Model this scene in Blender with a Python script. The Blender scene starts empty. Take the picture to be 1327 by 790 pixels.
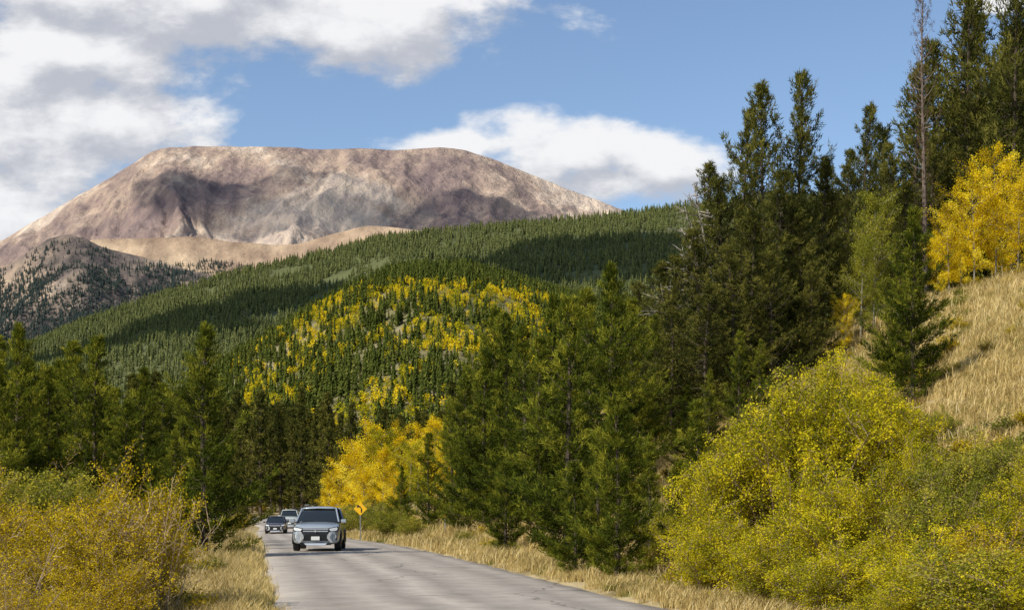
import bpy, bmesh, math, numpy as np
from mathutils import Vector, Matrix
sc=bpy.context.scene
F=1843.0
SUN=np.array([-0.60,-0.50,0.66]); SUN/=np.linalg.norm(SUN)
def U(px): return (px-663.5)/F
# ---------------------------------------------------------------- noise
def _h(ix,iy,s):
    v=np.sin(ix*127.1+iy*311.7+s*74.7)*43758.5453
    return v-np.floor(v)
def vn(x,y,s=0):
    x=np.asarray(x,float);y=np.asarray(y,float)
    ix=np.floor(x);iy=np.floor(y);fx=x-ix;fy=y-iy
    fx=fx*fx*(3-2*fx);fy=fy*fy*(3-2*fy)
    a=_h(ix,iy,s);b=_h(ix+1,iy,s);c=_h(ix,iy+1,s);d=_h(ix+1,iy+1,s)
    return (a*(1-fx)+b*fx)*(1-fy)+(c*(1-fx)+d*fx)*fy
def fbm(x,y,o=4,s=0):
    r=0;a=0.5;t=0
    for i in range(o):
        r=r+a*vn(x*2**i+i*17.3,y*2**i-i*9.1,s+i);t+=a;a*=0.5
    return r/t
def sst(a,b,x):
    t=np.clip((x-a)/(b-a),0,1);return t*t*(3-2*t)
# ---------------------------------------------------------------- materials
def nt(m):
    m.use_nodes=True;t=m.node_tree;t.nodes.clear();return t,t.nodes,t.links
def mat_leaf(name,cols,trans=0.35,rough=0.6,objvar=0.25):
    m=bpy.data.materials.new(name);t,n,l=nt(m)
    o=n.new('ShaderNodeOutputMaterial')
    at=n.new('ShaderNodeAttribute');at.attribute_name='var'
    oi=n.new('ShaderNodeObjectInfo')
    ad=n.new('ShaderNodeMath');ad.operation='MULTIPLY_ADD'
    sb=n.new('ShaderNodeMath');sb.operation='SUBTRACT';sb.inputs[1].default_value=0.5
    l.new(oi.outputs['Random'],sb.inputs[0]);l.new(sb.outputs[0],ad.inputs[0]);ad.inputs[1].default_value=objvar
    l.new(at.outputs['Fac'],ad.inputs[2])
    r=n.new('ShaderNodeValToRGB');e=r.color_ramp.elements
    while len(e)<len(cols): e.new(0.5)
    for i,c in enumerate(cols):
        e[i].position=i/(len(cols)-1);e[i].color=(*c,1)
    l.new(ad.outputs[0],r.inputs[0])
    d=n.new('ShaderNodeBsdfDiffuse');l.new(r.outputs[0],d.inputs['Color'])
    if trans<0.2:
        l.new(d.outputs[0],o.inputs[0]);return m
    tr=n.new('ShaderNodeBsdfTranslucent');mx=n.new('ShaderNodeMixShader');mx.inputs[0].default_value=trans
    l.new(r.outputs[0],tr.inputs[0])
    l.new(d.outputs[0],mx.inputs[1]);l.new(tr.outputs[0],mx.inputs[2]);l.new(mx.outputs[0],o.inputs[0])
    return m
def mat_noise(name,cols,scale=1.0,detail=6,rough=0.9,bump=0.0,bscale=None,pos=None,stretch=(1,1,1)):
    m=bpy.data.materials.new(name);t,n,l=nt(m)
    o=n.new('ShaderNodeOutputMaterial');p=n.new('ShaderNodeBsdfPrincipled')
    p.inputs['Roughness'].default_value=rough;p.inputs['Specular IOR Level'].default_value=0.2
    tc=n.new('ShaderNodeTexCoord');mp=n.new('ShaderNodeMapping');mp.inputs['Scale'].default_value=stretch
    l.new(tc.outputs['Object'],mp.inputs[0])
    no=n.new('ShaderNodeTexNoise');no.inputs['Scale'].default_value=scale;no.inputs['Detail'].default_value=detail
    no.inputs['Roughness'].default_value=0.62
    l.new(mp.outputs[0],no.inputs[0])
    r=n.new('ShaderNodeValToRGB');e=r.color_ramp.elements
    while len(e)<len(cols): e.new(0.5)
    for i,c in enumerate(cols):
        e[i].position=(pos[i] if pos else 0.3+0.4*i/(len(cols)-1));e[i].color=(*c,1)
    l.new(no.outputs[0],r.inputs[0]);l.new(r.outputs[0],p.inputs['Base Color'])
    if bump:
        n2=n.new('ShaderNodeTexNoise');n2.inputs['Scale'].default_value=bscale or scale*4;n2.inputs['Detail'].default_value=6
        l.new(tc.outputs['Object'],n2.inputs[0])
        b=n.new('ShaderNodeBump');b.inputs['Strength'].default_value=0.8;b.inputs['Distance'].default_value=bump
        l.new(n2.outputs[0],b.inputs['Height']);l.new(b.outputs[0],p.inputs['Normal'])
    l.new(p.outputs[0],o.inputs[0]);return m
def mat_simple(name,c,rough=0.5,metal=0.0,coat=0.0,emit=None):
    m=bpy.data.materials.new(name);t,n,l=nt(m)
    o=n.new('ShaderNodeOutputMaterial');p=n.new('ShaderNodeBsdfPrincipled')
    no=n.new('ShaderNodeTexNoise');no.inputs['Scale'].default_value=9;tc=n.new('ShaderNodeTexCoord')
    l.new(tc.outputs['Object'],no.inputs[0])
    mx=n.new('ShaderNodeMix');mx.data_type='RGBA';mx.inputs[6].default_value=(*[v*0.9 for v in c],1);mx.inputs[7].default_value=(*c,1)
    l.new(no.outputs[0],mx.inputs[0]);l.new(mx.outputs[2],p.inputs['Base Color'])
    p.inputs['Roughness'].default_value=rough;p.inputs['Metallic'].default_value=metal;p.inputs['Coat Weight'].default_value=coat
    l.new(p.outputs[0],o.inputs[0]);return m
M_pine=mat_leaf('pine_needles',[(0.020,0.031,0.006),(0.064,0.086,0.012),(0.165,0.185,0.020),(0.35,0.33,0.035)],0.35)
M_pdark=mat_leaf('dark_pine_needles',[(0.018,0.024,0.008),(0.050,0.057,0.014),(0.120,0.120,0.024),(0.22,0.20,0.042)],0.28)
M_dead=mat_leaf('dead_needles',[(0.04,0.025,0.013),(0.09,0.06,0.035),(0.15,0.10,0.065)],0.1)
M_yel=mat_leaf('yellow_leaves',[(0.34,0.24,0.008),(0.70,0.50,0.012),(0.88,0.69,0.02),(0.92,0.80,0.09)],0.4)
M_yg=mat_leaf('yellow_green_leaves',[(0.09,0.11,0.010),(0.27,0.265,0.013),(0.54,0.47,0.018),(0.78,0.64,0.025)],0.4)
M_gr=mat_leaf('green_leaves',[(0.07,0.09,0.012),(0.17,0.19,0.02),(0.32,0.31,0.04),(0.50,0.42,0.045)],0.35)
M_or=mat_leaf('orange_leaves',[(0.16,0.13,0.012),(0.38,0.29,0.012),(0.60,0.43,0.014),(0.68,0.52,0.03)],0.35)
M_bark=mat_noise('bark',[(0.05,0.038,0.028),(0.13,0.10,0.075)],6,bump=0.01)
M_abark=mat_noise('aspen_bark',[(0.14,0.12,0.09),(0.34,0.31,0.25)],5)
M_twig=mat_noise('twigs',[(0.18,0.12,0.07),(0.36,0.27,0.17)],4)
M_ptwig=mat_noise('pale_twigs',[(0.26,0.18,0.10),(0.50,0.38,0.25)],4)
M_grey=mat_noise('dead_wood',[(0.10,0.075,0.06),(0.20,0.155,0.125)],5)
M_snag=mat_noise('bleached_wood',[(0.22,0.19,0.16),(0.40,0.36,0.31)],5)
M_straw=mat_leaf('dry_grass',[(0.22,0.155,0.05),(0.47,0.35,0.125),(0.68,0.53,0.22),(0.77,0.64,0.36)],0.3,objvar=0.35)
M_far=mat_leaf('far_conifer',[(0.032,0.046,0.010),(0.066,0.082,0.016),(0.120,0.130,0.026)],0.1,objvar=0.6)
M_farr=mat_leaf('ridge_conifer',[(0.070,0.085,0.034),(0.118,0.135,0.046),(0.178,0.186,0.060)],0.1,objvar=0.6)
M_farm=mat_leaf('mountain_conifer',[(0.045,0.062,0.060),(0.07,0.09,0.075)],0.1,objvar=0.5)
# ---------------------------------------------------------------- mesh helper
def mk_mesh(name,V,T,mats,mi=None,var=None,smooth=False):
    V=np.asarray(V,np.float32);T=np.asarray(T,np.int32);k=T.shape[1]
    me=bpy.data.meshes.new(name)
    me.vertices.add(len(V));me.vertices.foreach_set('co',V.ravel())
    me.loops.add(T.size);me.loops.foreach_set('vertex_index',T.ravel())
    me.polygons.add(len(T));me.polygons.foreach_set('loop_start',np.arange(0,T.size,k,dtype=np.int32))
    for m in mats: me.materials.append(m)
    if mi is not None: me.polygons.foreach_set('material_index',np.asarray(mi,np.int32))
    me.polygons.foreach_set('use_smooth',np.full(len(T),smooth))
    if var is not None:
        a=me.attributes.new('var','FLOAT','POINT');a.data.foreach_set('value',np.asarray(var,np.float32))
    me.update(calc_edges=True);me.validate()
    return me
def add(name,me,loc=(0,0,0),rz=0,s=(1,1,1),parent=None):
    o=bpy.data.objects.new(name,me);o.location=loc;o.rotation_euler=(0,0,rz);o.scale=s
    sc.collection.objects.link(o)
    if parent: o.parent=parent
    return o
class MB:
    def __init__(s): s.V=[];s.T=[];s.M=[];s.A=[];s.n=0
    def put(s,V,T,m,a):
        V=np.asarray(V);T=np.asarray(T);s.V.append(V);s.T.append(T+s.n);s.M.append(np.full(len(T),m));s.A.append(np.broadcast_to(a,(len(V),)));s.n+=len(V)
    def tube(s,P,R,k,m):
        P=np.asarray(P,float);R=np.asarray(R,float);n=len(P)
        d=np.gradient(P,axis=0);d/=np.linalg.norm(d,axis=1)[:,None]+1e-9
        ref=np.array([1,0,0.]) if abs(d[0][0])<0.8 else np.array([0,1,0.])
        a=np.cross(d,ref);a/=np.linalg.norm(a,axis=1)[:,None]+1e-9;b=np.cross(d,a)
        th=np.arange(k)*2*math.pi/k
        V=(P[:,None]+R[:,None,None]*(a[:,None]*np.cos(th)[None,:,None]+b[:,None]*np.sin(th)[None,:,None])).reshape(-1,3)
        i=np.arange(n-1)[:,None]*k;j=np.arange(k)[None];j2=(j+1)%k
        A=(i+j).ravel();B=(i+j2).ravel();C=(i+k+j2).ravel();D=(i+k+j).ravel()
        s.put(V,np.concatenate([np.stack([A,B,C],1),np.stack([A,C,D],1)]),m,0.5)
    def mesh(s,name,mats,smooth=False):
        return mk_mesh(name,np.concatenate(s.V),np.concatenate(s.T),mats,np.concatenate(s.M),np.concatenate(s.A),smooth)
def nrm(v): return v/(np.linalg.norm(v,axis=-1,keepdims=True)+1e-9)
def needles(mb,C,D,var,K,L,W,rng,spread=0.55,m=1):
    C=np.repeat(np.asarray(C),K,0);D=np.repeat(np.asarray(D),K,0);v=np.repeat(np.asarray(var),K)
    n=len(C);d=nrm(D*0.8+rng.normal(size=(n,3))*spread+np.array([0,0,0.22]))
    C=C+rng.normal(size=(n,3))*L*0.25
    sd=nrm(np.cross(d,rng.normal(size=(n,3))))*W*0.5
    l=(L*rng.uniform(0.7,1.25,n))[:,None]
    V=np.stack([C-sd,C+sd,C+d*l],1).reshape(-1,3)
    mb.put(V,np.arange(n*3).reshape(-1,3),m,np.repeat(np.clip(v+rng.normal(size=n)*0.1,0,1),3))
def leaves(mb,C,var,L,W,rng,m=1):
    C=np.asarray(C);n=len(C);d=nrm(rng.normal(size=(n,3)))
    sd=nrm(np.cross(d,rng.normal(size=(n,3))))
    l=(L*rng.uniform(0.6,1.3,n))[:,None];w=(W*rng.uniform(0.6,1.3,n))[:,None]*0.5
    V=np.stack([C,C+d*l*0.5-sd*w,C+d*l,C+d*l*0.5+sd*w],1).reshape(-1,3)
    b=np.arange(n)[:,None]*4
    T=np.concatenate([b+np.array([0,1,2]),b+np.array([0,2,3])])
    mb.put(V,T,m,np.repeat(np.clip(var,0,1),4))
def conifer(name,seed,H,R,nb,base=0.05,K=12,nl=0.14,nw=0.024,ragged=0.25,mats=None,pw=0.8,twd=0.13,tuftstep=0.12,lean=0.0):
    rng=np.random.default_rng(seed);mb=MB()
    zz=np.linspace(0,1,12);ph=rng.uniform(0,6,2)
    tx=lambda t:np.array([lean*t*t*H+0.012*H*math.sin(t*5+ph[0])*t,0.012*H*math.sin(t*4+ph[1])*t,t*H])
    mb.tube([tx(t) for t in zz],[0.013*H*(1-t)**0.9+0.012 for t in zz],7,0)
    C=[];D=[];Vr=[]
    gapaz=rng.uniform(0,6.28,12);gapt=rng.uniform(base,0.95,12)
    for i in range(nb):
        t=base+(1-base)*((i+rng.random())/nb)**0.92
        prof=(1-t)**pw*min(1,0.6+(t-base)*3.0)
        L=R*prof*rng.uniform(1-ragged*1.6,1+ragged)+0.10*H/8
        az=i*2.39996+rng.normal()*0.35
        for ga,gt in zip(gapaz,gapt):
            if abs(t-gt)<0.05 and math.cos(az-ga)>0.3: L*=0.5
        el=-0.12+1.0*t**1.6+rng.normal()*0.14
        hd=np.array([math.cos(az),math.sin(az),0]);o=tx(t)
        S=np.linspace(0,1,6);up=0.22+0.3*rng.random()
        def bp(s): return o+hd*L*s*math.cos(el)+np.array([0,0,L*s*math.sin(el)+up*L*s*s-0.10*L*math.sin(s*3.1)])
        mb.tube([bp(s) for s in S],[0.008*H/8*(1+L)*(1-s)+0.004 for s in S],3,0)
        nt_=max(3,int(L/twd));bv=rng.uniform(0.06,0.62)
        for j in range(nt_):
            s=0.12+0.88*(j+rng.random())/nt_
            sg=1 if j%2 else -1
            a2=az+sg*rng.uniform(0.5,1.1)
            td=nrm(np.array([math.cos(a2),math.sin(a2),0.15+0.5*rng.random()]))
            l=L*0.42*(1.05-s*0.75)*rng.uniform(0.6,1.2)+0.07
            p0=bp(s);k=max(1,int(l/tuftstep))
            for q in range(k):
                f=(q+1)/k
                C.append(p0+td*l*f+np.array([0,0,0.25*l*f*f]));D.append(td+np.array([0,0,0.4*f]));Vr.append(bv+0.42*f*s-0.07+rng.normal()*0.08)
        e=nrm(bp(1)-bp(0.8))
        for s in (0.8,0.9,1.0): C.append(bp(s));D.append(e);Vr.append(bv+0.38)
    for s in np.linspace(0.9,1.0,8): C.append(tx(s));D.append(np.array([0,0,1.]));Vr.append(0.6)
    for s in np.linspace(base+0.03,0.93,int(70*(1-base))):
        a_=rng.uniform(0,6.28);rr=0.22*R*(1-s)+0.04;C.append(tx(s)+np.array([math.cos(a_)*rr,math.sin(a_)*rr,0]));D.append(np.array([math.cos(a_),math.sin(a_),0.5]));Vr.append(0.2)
    needles(mb,C,D,Vr,K,nl,nw,rng)
    return mb.mesh(name,mats or [M_bark,M_pine])
def broad(name,seed,H,R,n_leaf,leaf=0.06,kind='bush',mats=None,stems=16,sub=9,tw=5,lv=(0.5,0.22),sig=0.10,tr=1.0):
    rng=np.random.default_rng(seed);mb=MB();A=[];AV=[]
    axes=[]
    if kind=='bush':
        for i in range(stems):
            az=rng.uniform(0,6.283);ou=rng.uniform(0.05,1)**0.7
            b=np.array([math.cos(az),math.sin(az),0])*R*0.25*rng.random()
            tip=np.array([math.cos(az)*R*ou*0.95,math.sin(az)*R*ou*0.95,H*(1-0.45*ou**2)*rng.uniform(0.6,1.0)])
            mid=b*0.5+tip*0.5+np.array([-math.cos(az)*R*ou*0.15,-math.sin(az)*R*ou*0.15,0.08*H])
            axes.append((b,mid,tip,0.2,0.010*H*0.5*tr))
    else:
        top=np.array([rng.normal()*0.04*H,rng.normal()*0.04*H,H*0.97])
        axes.append((np.zeros(3),top*0.5+rng.normal(size=3)*0.02*H,top,0.2,0.009*H))
        sub=stems
    for b,mid,tip,s0,r0 in axes:
        S=np.linspace(0,1,8)
        q=lambda s:(1-s)**2*b+2*s*(1-s)*mid+s*s*tip
        mb.tube([q(s) for s in S],[r0*(1-s)**0.8+0.004 for s in S],5 if kind!='bush' else 4,0)
        for j in range(sub):
            s=s0+(1-s0)*(j+rng.random())/sub
            p=q(s);az=j*2.4+rng.random()
            if kind=='bush': L=0.26*H*(1.1-0.6*s)*rng.uniform(0.6,1.3);el=rng.uniform(0.2,1.1)
            else: L=R*(math.sin(min(1,(s-s0)/(1-s0)*1.0+0.12)*2.7)**0.7+0.15)*rng.uniform(0.45,1.2);el=rng.uniform(0.2,0.9)
            d=np.array([math.cos(az)*math.cos(el),math.sin(az)*math.cos(el),math.sin(el)])
            g=lambda u:p+d*L*u+np.array([0,0,0.15*L*u*u])
            mb.tube([g(u) for u in (0,.5,1)],[r0*0.35,r0*0.2,0.003*tr],3,0)
            bv=lv[0]+rng.normal()*lv[1]
            for k in range(tw):
                u=0.25+0.75*(k+rng.random())/tw
                l=L*0.45*rng.uniform(0.5,1.2);e=nrm(d+rng.normal(size=3)*0.7)
                g0=g(u);mb.tube([g0,g0+e*l],[(0.006 if kind=='bush' else 0.01)*tr,0.002*tr],3,0)
                for w in np.linspace(0.15,1,5):
                    A.append(g0+e*l*w);AV.append(bv+rng.normal()*0.08)
    if n_leaf:
        A=np.array(A);AV=np.array(AV);ix=rng.integers(0,len(A),n_leaf)
        C=A[ix]+rng.normal(size=(n_leaf,3))*sig
        C[:,2]=np.maximum(C[:,2],0.05)
        leaves(mb,C,AV[ix]+rng.normal(size=n_leaf)*0.10,leaf,leaf*0.62,rng)
    return mb.mesh(name,mats)
def conifer_lo(name,seed,H,R,layers,blades,mat):
    rng=np.random.default_rng(seed);mb=MB()
    mb.tube([(0,0,-0.6),(0,0,H*0.5)],[0.016*H,0.008*H],3,0)
    V=[];A=[]
    for i in range(layers):
        t=0.06+0.94*i/layers;z=t*H;r=R*(1-t)**0.85*rng.uniform(0.8,1.15)+0.05*R
        for j in range(blades):
            a=(j+rng.random())*2*math.pi/blades;w=math.pi/blades*1.0;rr=r*rng.uniform(0.6,1.2)
            V+= [(0,0,min(H,z+H/layers*1.4)),(math.cos(a-w)*rr,math.sin(a-w)*rr,z+rng.uniform(-0.04,0.03)*H),(math.cos(a+w)*rr*0.85,math.sin(a+w)*rr*0.85,z+rng.uniform(-0.03,0.06)*H)]
            A+=[rng.uniform(0.2,0.8)]*3
    mb.put(np.array(V),np.arange(len(V)).reshape(-1,3),1,np.array(A))
    return mb.mesh(name,[M_bark,mat])
def aspen_lo(name,seed,H,R,n,mat,sz):
    rng=np.random.default_rng(seed);mb=MB();mb.tube([(0,0,-0.5),(0,0,H*0.8)],[0.012*H,0.005*H],3,0)
    p=nrm(rng.normal(size=(n,3)))*rng.uniform(0.3,1,n)[:,None]**0.5*np.array([R,R,H*0.36])+np.array([0,0,H*0.62])
    leaves(mb,p,rng.uniform(0.2,0.9,n),sz,sz,rng);return mb.mesh(name,[M_abark,mat])
# ---------------------------------------------------------------- road + ground functions
ty=np.arange(-80,420,1.0)
def table(a):
    a=np.array(a,float);v=np.interp(ty,a[:,0],a[:,1]);k=np.exp(-(np.arange(-14,15)/6.0)**2);k/=k.sum()
    return np.convolve(np.pad(v,14,mode='reflect',reflect_type='odd'),k,'valid')
RC=table([(-80,18.5),(0,3.7),(23,-0.55),(40,-3.7),(53,-6.1),(70,-9.2),(90,-13),(120,-18.5),(140,-21.5),(160,-26.5),(200,-42),(300,-95),(420,-160)])
RZ=table([(-80,0),(50,0),(70,-0.15),(90,-0.45),(115,-0.68),(140,-0.4),(170,0.1),(230,0.6),(420,1)])
def rc(y): return np.interp(y,ty,RC)
def rz(y): return np.interp(y,ty,RZ)
def ground(x,y):
    x=np.asarray(x,float);y=np.asarray(y,float)
    s=x-rc(y);a=np.abs(s)-3.1;sr=s-3.1
    z=rz(y)*(1-sst(15,60,np.abs(s)))
    lin=0.54*(sr-2.6);lin=np.log1p(np.exp(np.clip(lin*2.0,-30,30)))/2.0
    cap=11.8+1.2*(fbm(x/18,y/18,3,5)-0.5)*2
    k=1.0;bank=-k*np.log(np.exp(-np.minimum(lin,40)/k)+np.exp(-cap/k))
    bank=np.maximum(bank,0)*(1-0.9*sst(105,190,y))
    z=z+np.where(sr>0,bank,0)
    z=z-0.22*np.exp(-((a-1.7)/0.8)**2)
    z=z+0.14*(fbm(x/2.5,y/2.5,4,1)-0.5)*2*sst(0.3,2.0,a)*(1-sst(200,300,y))
    z=z+0.7*(fbm(x/14,y/14,3,2)-0.5)*2*sst(3,12,a)
    z=z-0.07*(1-sst(0.0,0.35,a))
    z=z-3*sst(250,500,y)
    return z
ys=np.concatenate([np.arange(-40,14,2.0),np.arange(14,130,0.55),np.arange(130,300,3),np.geomspace(300,16000,60)])
us=np.linspace(-1,1,640);us=np.sign(us)*np.abs(us)**1.5*1.3
YY,UU=np.meshgrid(ys,us,indexing='ij');XX=UU*(np.maximum(YY,0)+35)
ZZ=ground(XX,YY)
def grid_mesh(name,X,Y,Z,mat,smooth=True,var=None):
    a,b=X.shape;V=np.stack([X.ravel(),Y.ravel(),Z.ravel()],1)
    i=(np.arange(a-1)[:,None]*b+np.arange(b-1)[None]).ravel()
    return mk_mesh(name,V,np.stack([i,i+1,i+b+1,i+b],1),[mat],None,var,smooth)
M_ground=mat_noise('dry_ground',[(0.13,0.10,0.045),(0.28,0.21,0.10),(0.42,0.33,0.17),(0.47,0.38,0.23)],0.45,detail=8,bump=0.08,bscale=5)
add('ground',grid_mesh('ground',XX,YY,ZZ,M_ground))
# road
def mat_road():
    m=bpy.data.materials.new('asphalt');t,n,l=nt(m)
    o=n.new('ShaderNodeOutputMaterial');p=n.new('ShaderNodeBsdfPrincipled');p.inputs['Roughness'].default_value=0.9
    p.inputs['Specular IOR Level'].default_value=0.15
    at=n.new('ShaderNodeAttribute');at.attribute_name='var'
    tc=n.new('ShaderNodeTexCoord')
    wn=n.new('ShaderNodeTexNoise');wn.inputs['Scale'].default_value=0.25;l.new(tc.outputs['Object'],wn.inputs[0])
    ma=n.new('ShaderNodeMath');ma.operation='MULTIPLY_ADD';ma.inputs[1].default_value=0.10;l.new(wn.outputs[0],ma.inputs[0]);l.new(at.outputs['Fac'],ma.inputs[2])
    r=n.new('ShaderNodeValToRGB');e=r.color_ramp.elements
    pts=[(0.0,0.30),(0.08,0.42),(0.22,0.30),(0.33,0.41),(0.43,0.30),(0.52,0.45),(0.60,0.30),(0.72,0.41),(0.85,0.30),(0.95,0.41),(1.0,0.32)]
    while len(e)<len(pts): e.new(0.5)
    for k,(a,b) in enumerate(pts): e[k].position=a;e[k].color=(b*1.09,b*0.97,b*0.84,1)
    l.new(ma.outputs[0],r.inputs[0])
    n1=n.new('ShaderNodeTexNoise');n1.inputs['Scale'].default_value=1.3;n1.inputs['Detail'].default_value=9;n1.inputs['Roughness'].default_value=0.7;l.new(tc.outputs['Object'],n1.inputs[0])
    r1=n.new('ShaderNodeValToRGB');r1.color_ramp.elements[0].position=0.3;r1.color_ramp.elements[0].color=(0.74,0.74,0.74,1);r1.color_ramp.elements[1].position=0.7;r1.color_ramp.elements[1].color=(1.12,1.12,1.1,1)
    l.new(n1.outputs[0],r1.inputs[0])
    mx=n.new('ShaderNodeMix');mx.data_type='RGBA';mx.blend_type='MULTIPLY';mx.inputs[0].default_value=1;l.new(r.outputs[0],mx.inputs[6]);l.new(r1.outputs[0],mx.inputs[7])
    vo=n.new('ShaderNodeTexVoronoi');vo.feature='DISTANCE_TO_EDGE';vo.inputs['Scale'].default_value=0.22
    wa=n.new('ShaderNodeVectorMath');wa.operation='ADD';n3=n.new('ShaderNodeTexNoise');n3.inputs['Scale'].default_value=0.9;n3.inputs['Detail'].default_value=4
    l.new(tc.outputs['Object'],n3.inputs[0]);l.new(n3.outputs['Color'],wa.inputs[0]);l.new(tc.outputs['Object'],wa.inputs[1]);l.new(wa.outputs[0],vo.inputs['Vector'])
    lt=n.new('ShaderNodeMath');lt.operation='LESS_THAN';lt.inputs[1].default_value=0.007;l.new(vo.outputs[0],lt.inputs[0])
    ml=n.new('ShaderNodeMath');ml.operation='MULTIPLY';ml.inputs[1].default_value=0.5;l.new(lt.outputs[0],ml.inputs[0])
    m2=n.new('ShaderNodeMix');m2.data_type='RGBA';l.new(ml.outputs[0],m2.inputs[0]);l.new(mx.outputs[2],m2.inputs[6]);m2.inputs[7].default_value=(0.07,0.065,0.06,1)
    l.new(m2.outputs[2],p.inputs['Base Color'])
    b=n.new('ShaderNodeBump');b.inputs['Distance'].default_value=0.01;n4=n.new('ShaderNodeTexNoise');n4.inputs['Scale'].default_value=60;l.new(tc.outputs['Object'],n4.inputs[0]);l.new(n4.outputs[0],b.inputs['Height']);l.new(b.outputs[0],p.inputs['Normal'])
    l.new(p.outputs[0],o.inputs[0]);return m
ry=np.arange(-60,330,0.6);ls=np.array([-3.35,-3.1,-2.4,-1.6,-0.8,0,0.8,1.6,2.4,3.1,3.35])
RY,LS=np.meshgrid(ry,ls,indexing='ij')
edge=np.where(np.abs(LS)>2.9,0.22*(fbm(RY/1.3,LS*3,3,8)-0.5)*2,0)
RX=rc(RY)+LS+edge;RZz=rz(RY)+0.035*(1-(LS/3.1)**2)-np.where(np.abs(LS)>3.2,0.16,0)
add('road',grid_mesh('road',RX,RY,RZz,mat_road(),var=((LS+3.35)/6.7).ravel()))
# ---------------------------------------------------------------- hills
def hill(name,crest,d0,d1,d2,pr,nu,nd,treeh,amp,nscale,mat,p=1.0,basez=-6,gul=0,gscale=300,seed=0,back=0.5,cr=0.0,fine=0):
    px=np.linspace(pr[0],pr[1],nu);cx,cy=zip(*crest)
    py=np.interp(px,cx,cy)
    k=max(3,int(nu/70));ker=np.hanning(k+2);ker/=ker.sum();py=np.convolve(np.pad(py,(k+2)//2,mode='edge'),ker,'same')[(k+2)//2:(k+2)//2+nu]
    py=py-cr*(fbm(px/30,px*0,5,seed+3)-0.5)*2
    dd=np.concatenate([np.linspace(d0,d1,nd),np.linspace(d1,d2,nd//3)[1:]])
    D,PX=np.meshgrid(dd,px,indexing='ij')
    X=U(PX)*D;Zc=1.7+(655-py)[None]*d1/F-treeh
    t=np.clip((D-d0)/(d1-d0),0,1);tb=np.clip((D-d1)/(d2-d1),0,1)
    f=t**p*(1-back*tb**1.3)
    nz=(fbm(X/nscale,D/nscale,6,seed)-0.5)*2*amp
    Z=basez+(Zc-basez)*f+nz*np.sin(np.clip(t,0,1)*2.6)
    if gul:
        wx=X+0.5*gscale*(fbm(X/gscale*0.7,D/gscale*0.7,3,seed+5)-0.5)*2
        r=0;am=1.0;tt=0
        for o_ in range(6 if fine else 2):
            q=vn(wx/gscale*2**o_+o_*5.3,D/gscale/2.6*2**o_,seed+9+o_)
            r=r+am*(1-np.abs(q-0.5)*2);tt+=am;am*=0.6
        Z=Z+gul*(r/tt-0.5)*np.sin(np.clip(t*1.02,0,1)*2.95)
    tgt=(Zc/d1)[0];mx=(Z/D).max(axis=0);fac=tgt/mx
    Z=np.where(Z>0,Z*fac[None],Z)
    me=grid_mesh(name,X,D,Z,mat);o=add(name,me)
    return dict(px=px,dd=dd,Z=Z,o=o,d0=d0,d1=d1)
def hz(h,px,d):
    i=np.clip(np.interp(px,h['px'],np.arange(len(h['px']))),0,len(h['px'])-1.001);j=np.clip(np.interp(d,h['dd'],np.arange(len(h['dd']))),0,len(h['dd'])-1.001)
    i0=i.astype(int);j0=j.astype(int);fi=i-i0;fj=j-j0;Z=h['Z']
    return (Z[j0,i0]*(1-fi)+Z[j0,i0+1]*fi)*(1-fj)+(Z[j0+1,i0]*(1-fi)+Z[j0+1,i0+1]*fi)*fj
M_hill=mat_noise('hill_soil',[(0.09,0.10,0.03),(0.18,0.16,0.07),(0.36,0.30,0.19)],0.02,detail=8)
M_ridge=mat_noise('ridge_soil',[(0.07,0.082,0.03),(0.12,0.13,0.048)],0.01,detail=7)
def mat_mountain(name,pts,s1,s2,bd,lo=(0.55,0.56,0.62),hi=(1.25,1.2,1.12)):
    m=bpy.data.materials.new(name);t,n,l=nt(m)
    o=n.new('ShaderNodeOutputMaterial');p=n.new('ShaderNodeBsdfPrincipled');p.inputs['Roughness'].default_value=0.95;p.inputs['Specular IOR Level'].default_value=0.1
    tc=n.new('ShaderNodeTexCoord')
    def noise(s,d,st=(1,1,1)):
        mp=n.new('ShaderNodeMapping');mp.inputs['Scale'].default_value=st;l.new(tc.outputs['Object'],mp.inputs[0])
        q=n.new('ShaderNodeTexNoise');q.inputs['Scale'].default_value=s;q.inputs['Detail'].default_value=d;q.inputs['Roughness'].default_value=0.65;l.new(mp.outputs[0],q.inputs[0]);return q
    a=noise(s1,9);r=n.new('ShaderNodeValToRGB');e=r.color_ramp.elements
    while len(e)<len(pts):e.new(0.5)
    for k,(x,c) in enumerate(pts): e[k].position=x;e[k].color=(*c,1)
    l.new(a.outputs[0],r.inputs[0])
    b=noise(s2,9,(1,0.35,0.35));r2=n.new('ShaderNodeValToRGB');r2.color_ramp.elements[0].position=0.38;r2.color_ramp.elements[0].color=(*lo,1);r2.color_ramp.elements[1].position=0.62;r2.color_ramp.elements[1].color=(*hi,1)
    l.new(b.outputs[0],r2.inputs[0])
    mx=n.new('ShaderNodeMix');mx.data_type='RGBA';mx.blend_type='MULTIPLY';mx.inputs[0].default_value=1;l.new(r.outputs[0],mx.inputs[6]);l.new(r2.outputs[0],mx.inputs[7])
    l.new(mx.outputs[2],p.inputs['Base Color'])
    bm=n.new('ShaderNodeBump');bm.inputs['Distance'].default_value=bd;bm.inputs['Strength'].default_value=1.0;c=noise(s2,10);l.new(c.outputs[0],bm.inputs['Height']);l.new(bm.outputs[0],p.inputs['Normal'])
    l.new(p.outputs[0],o.inputs[0]);return m
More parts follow.
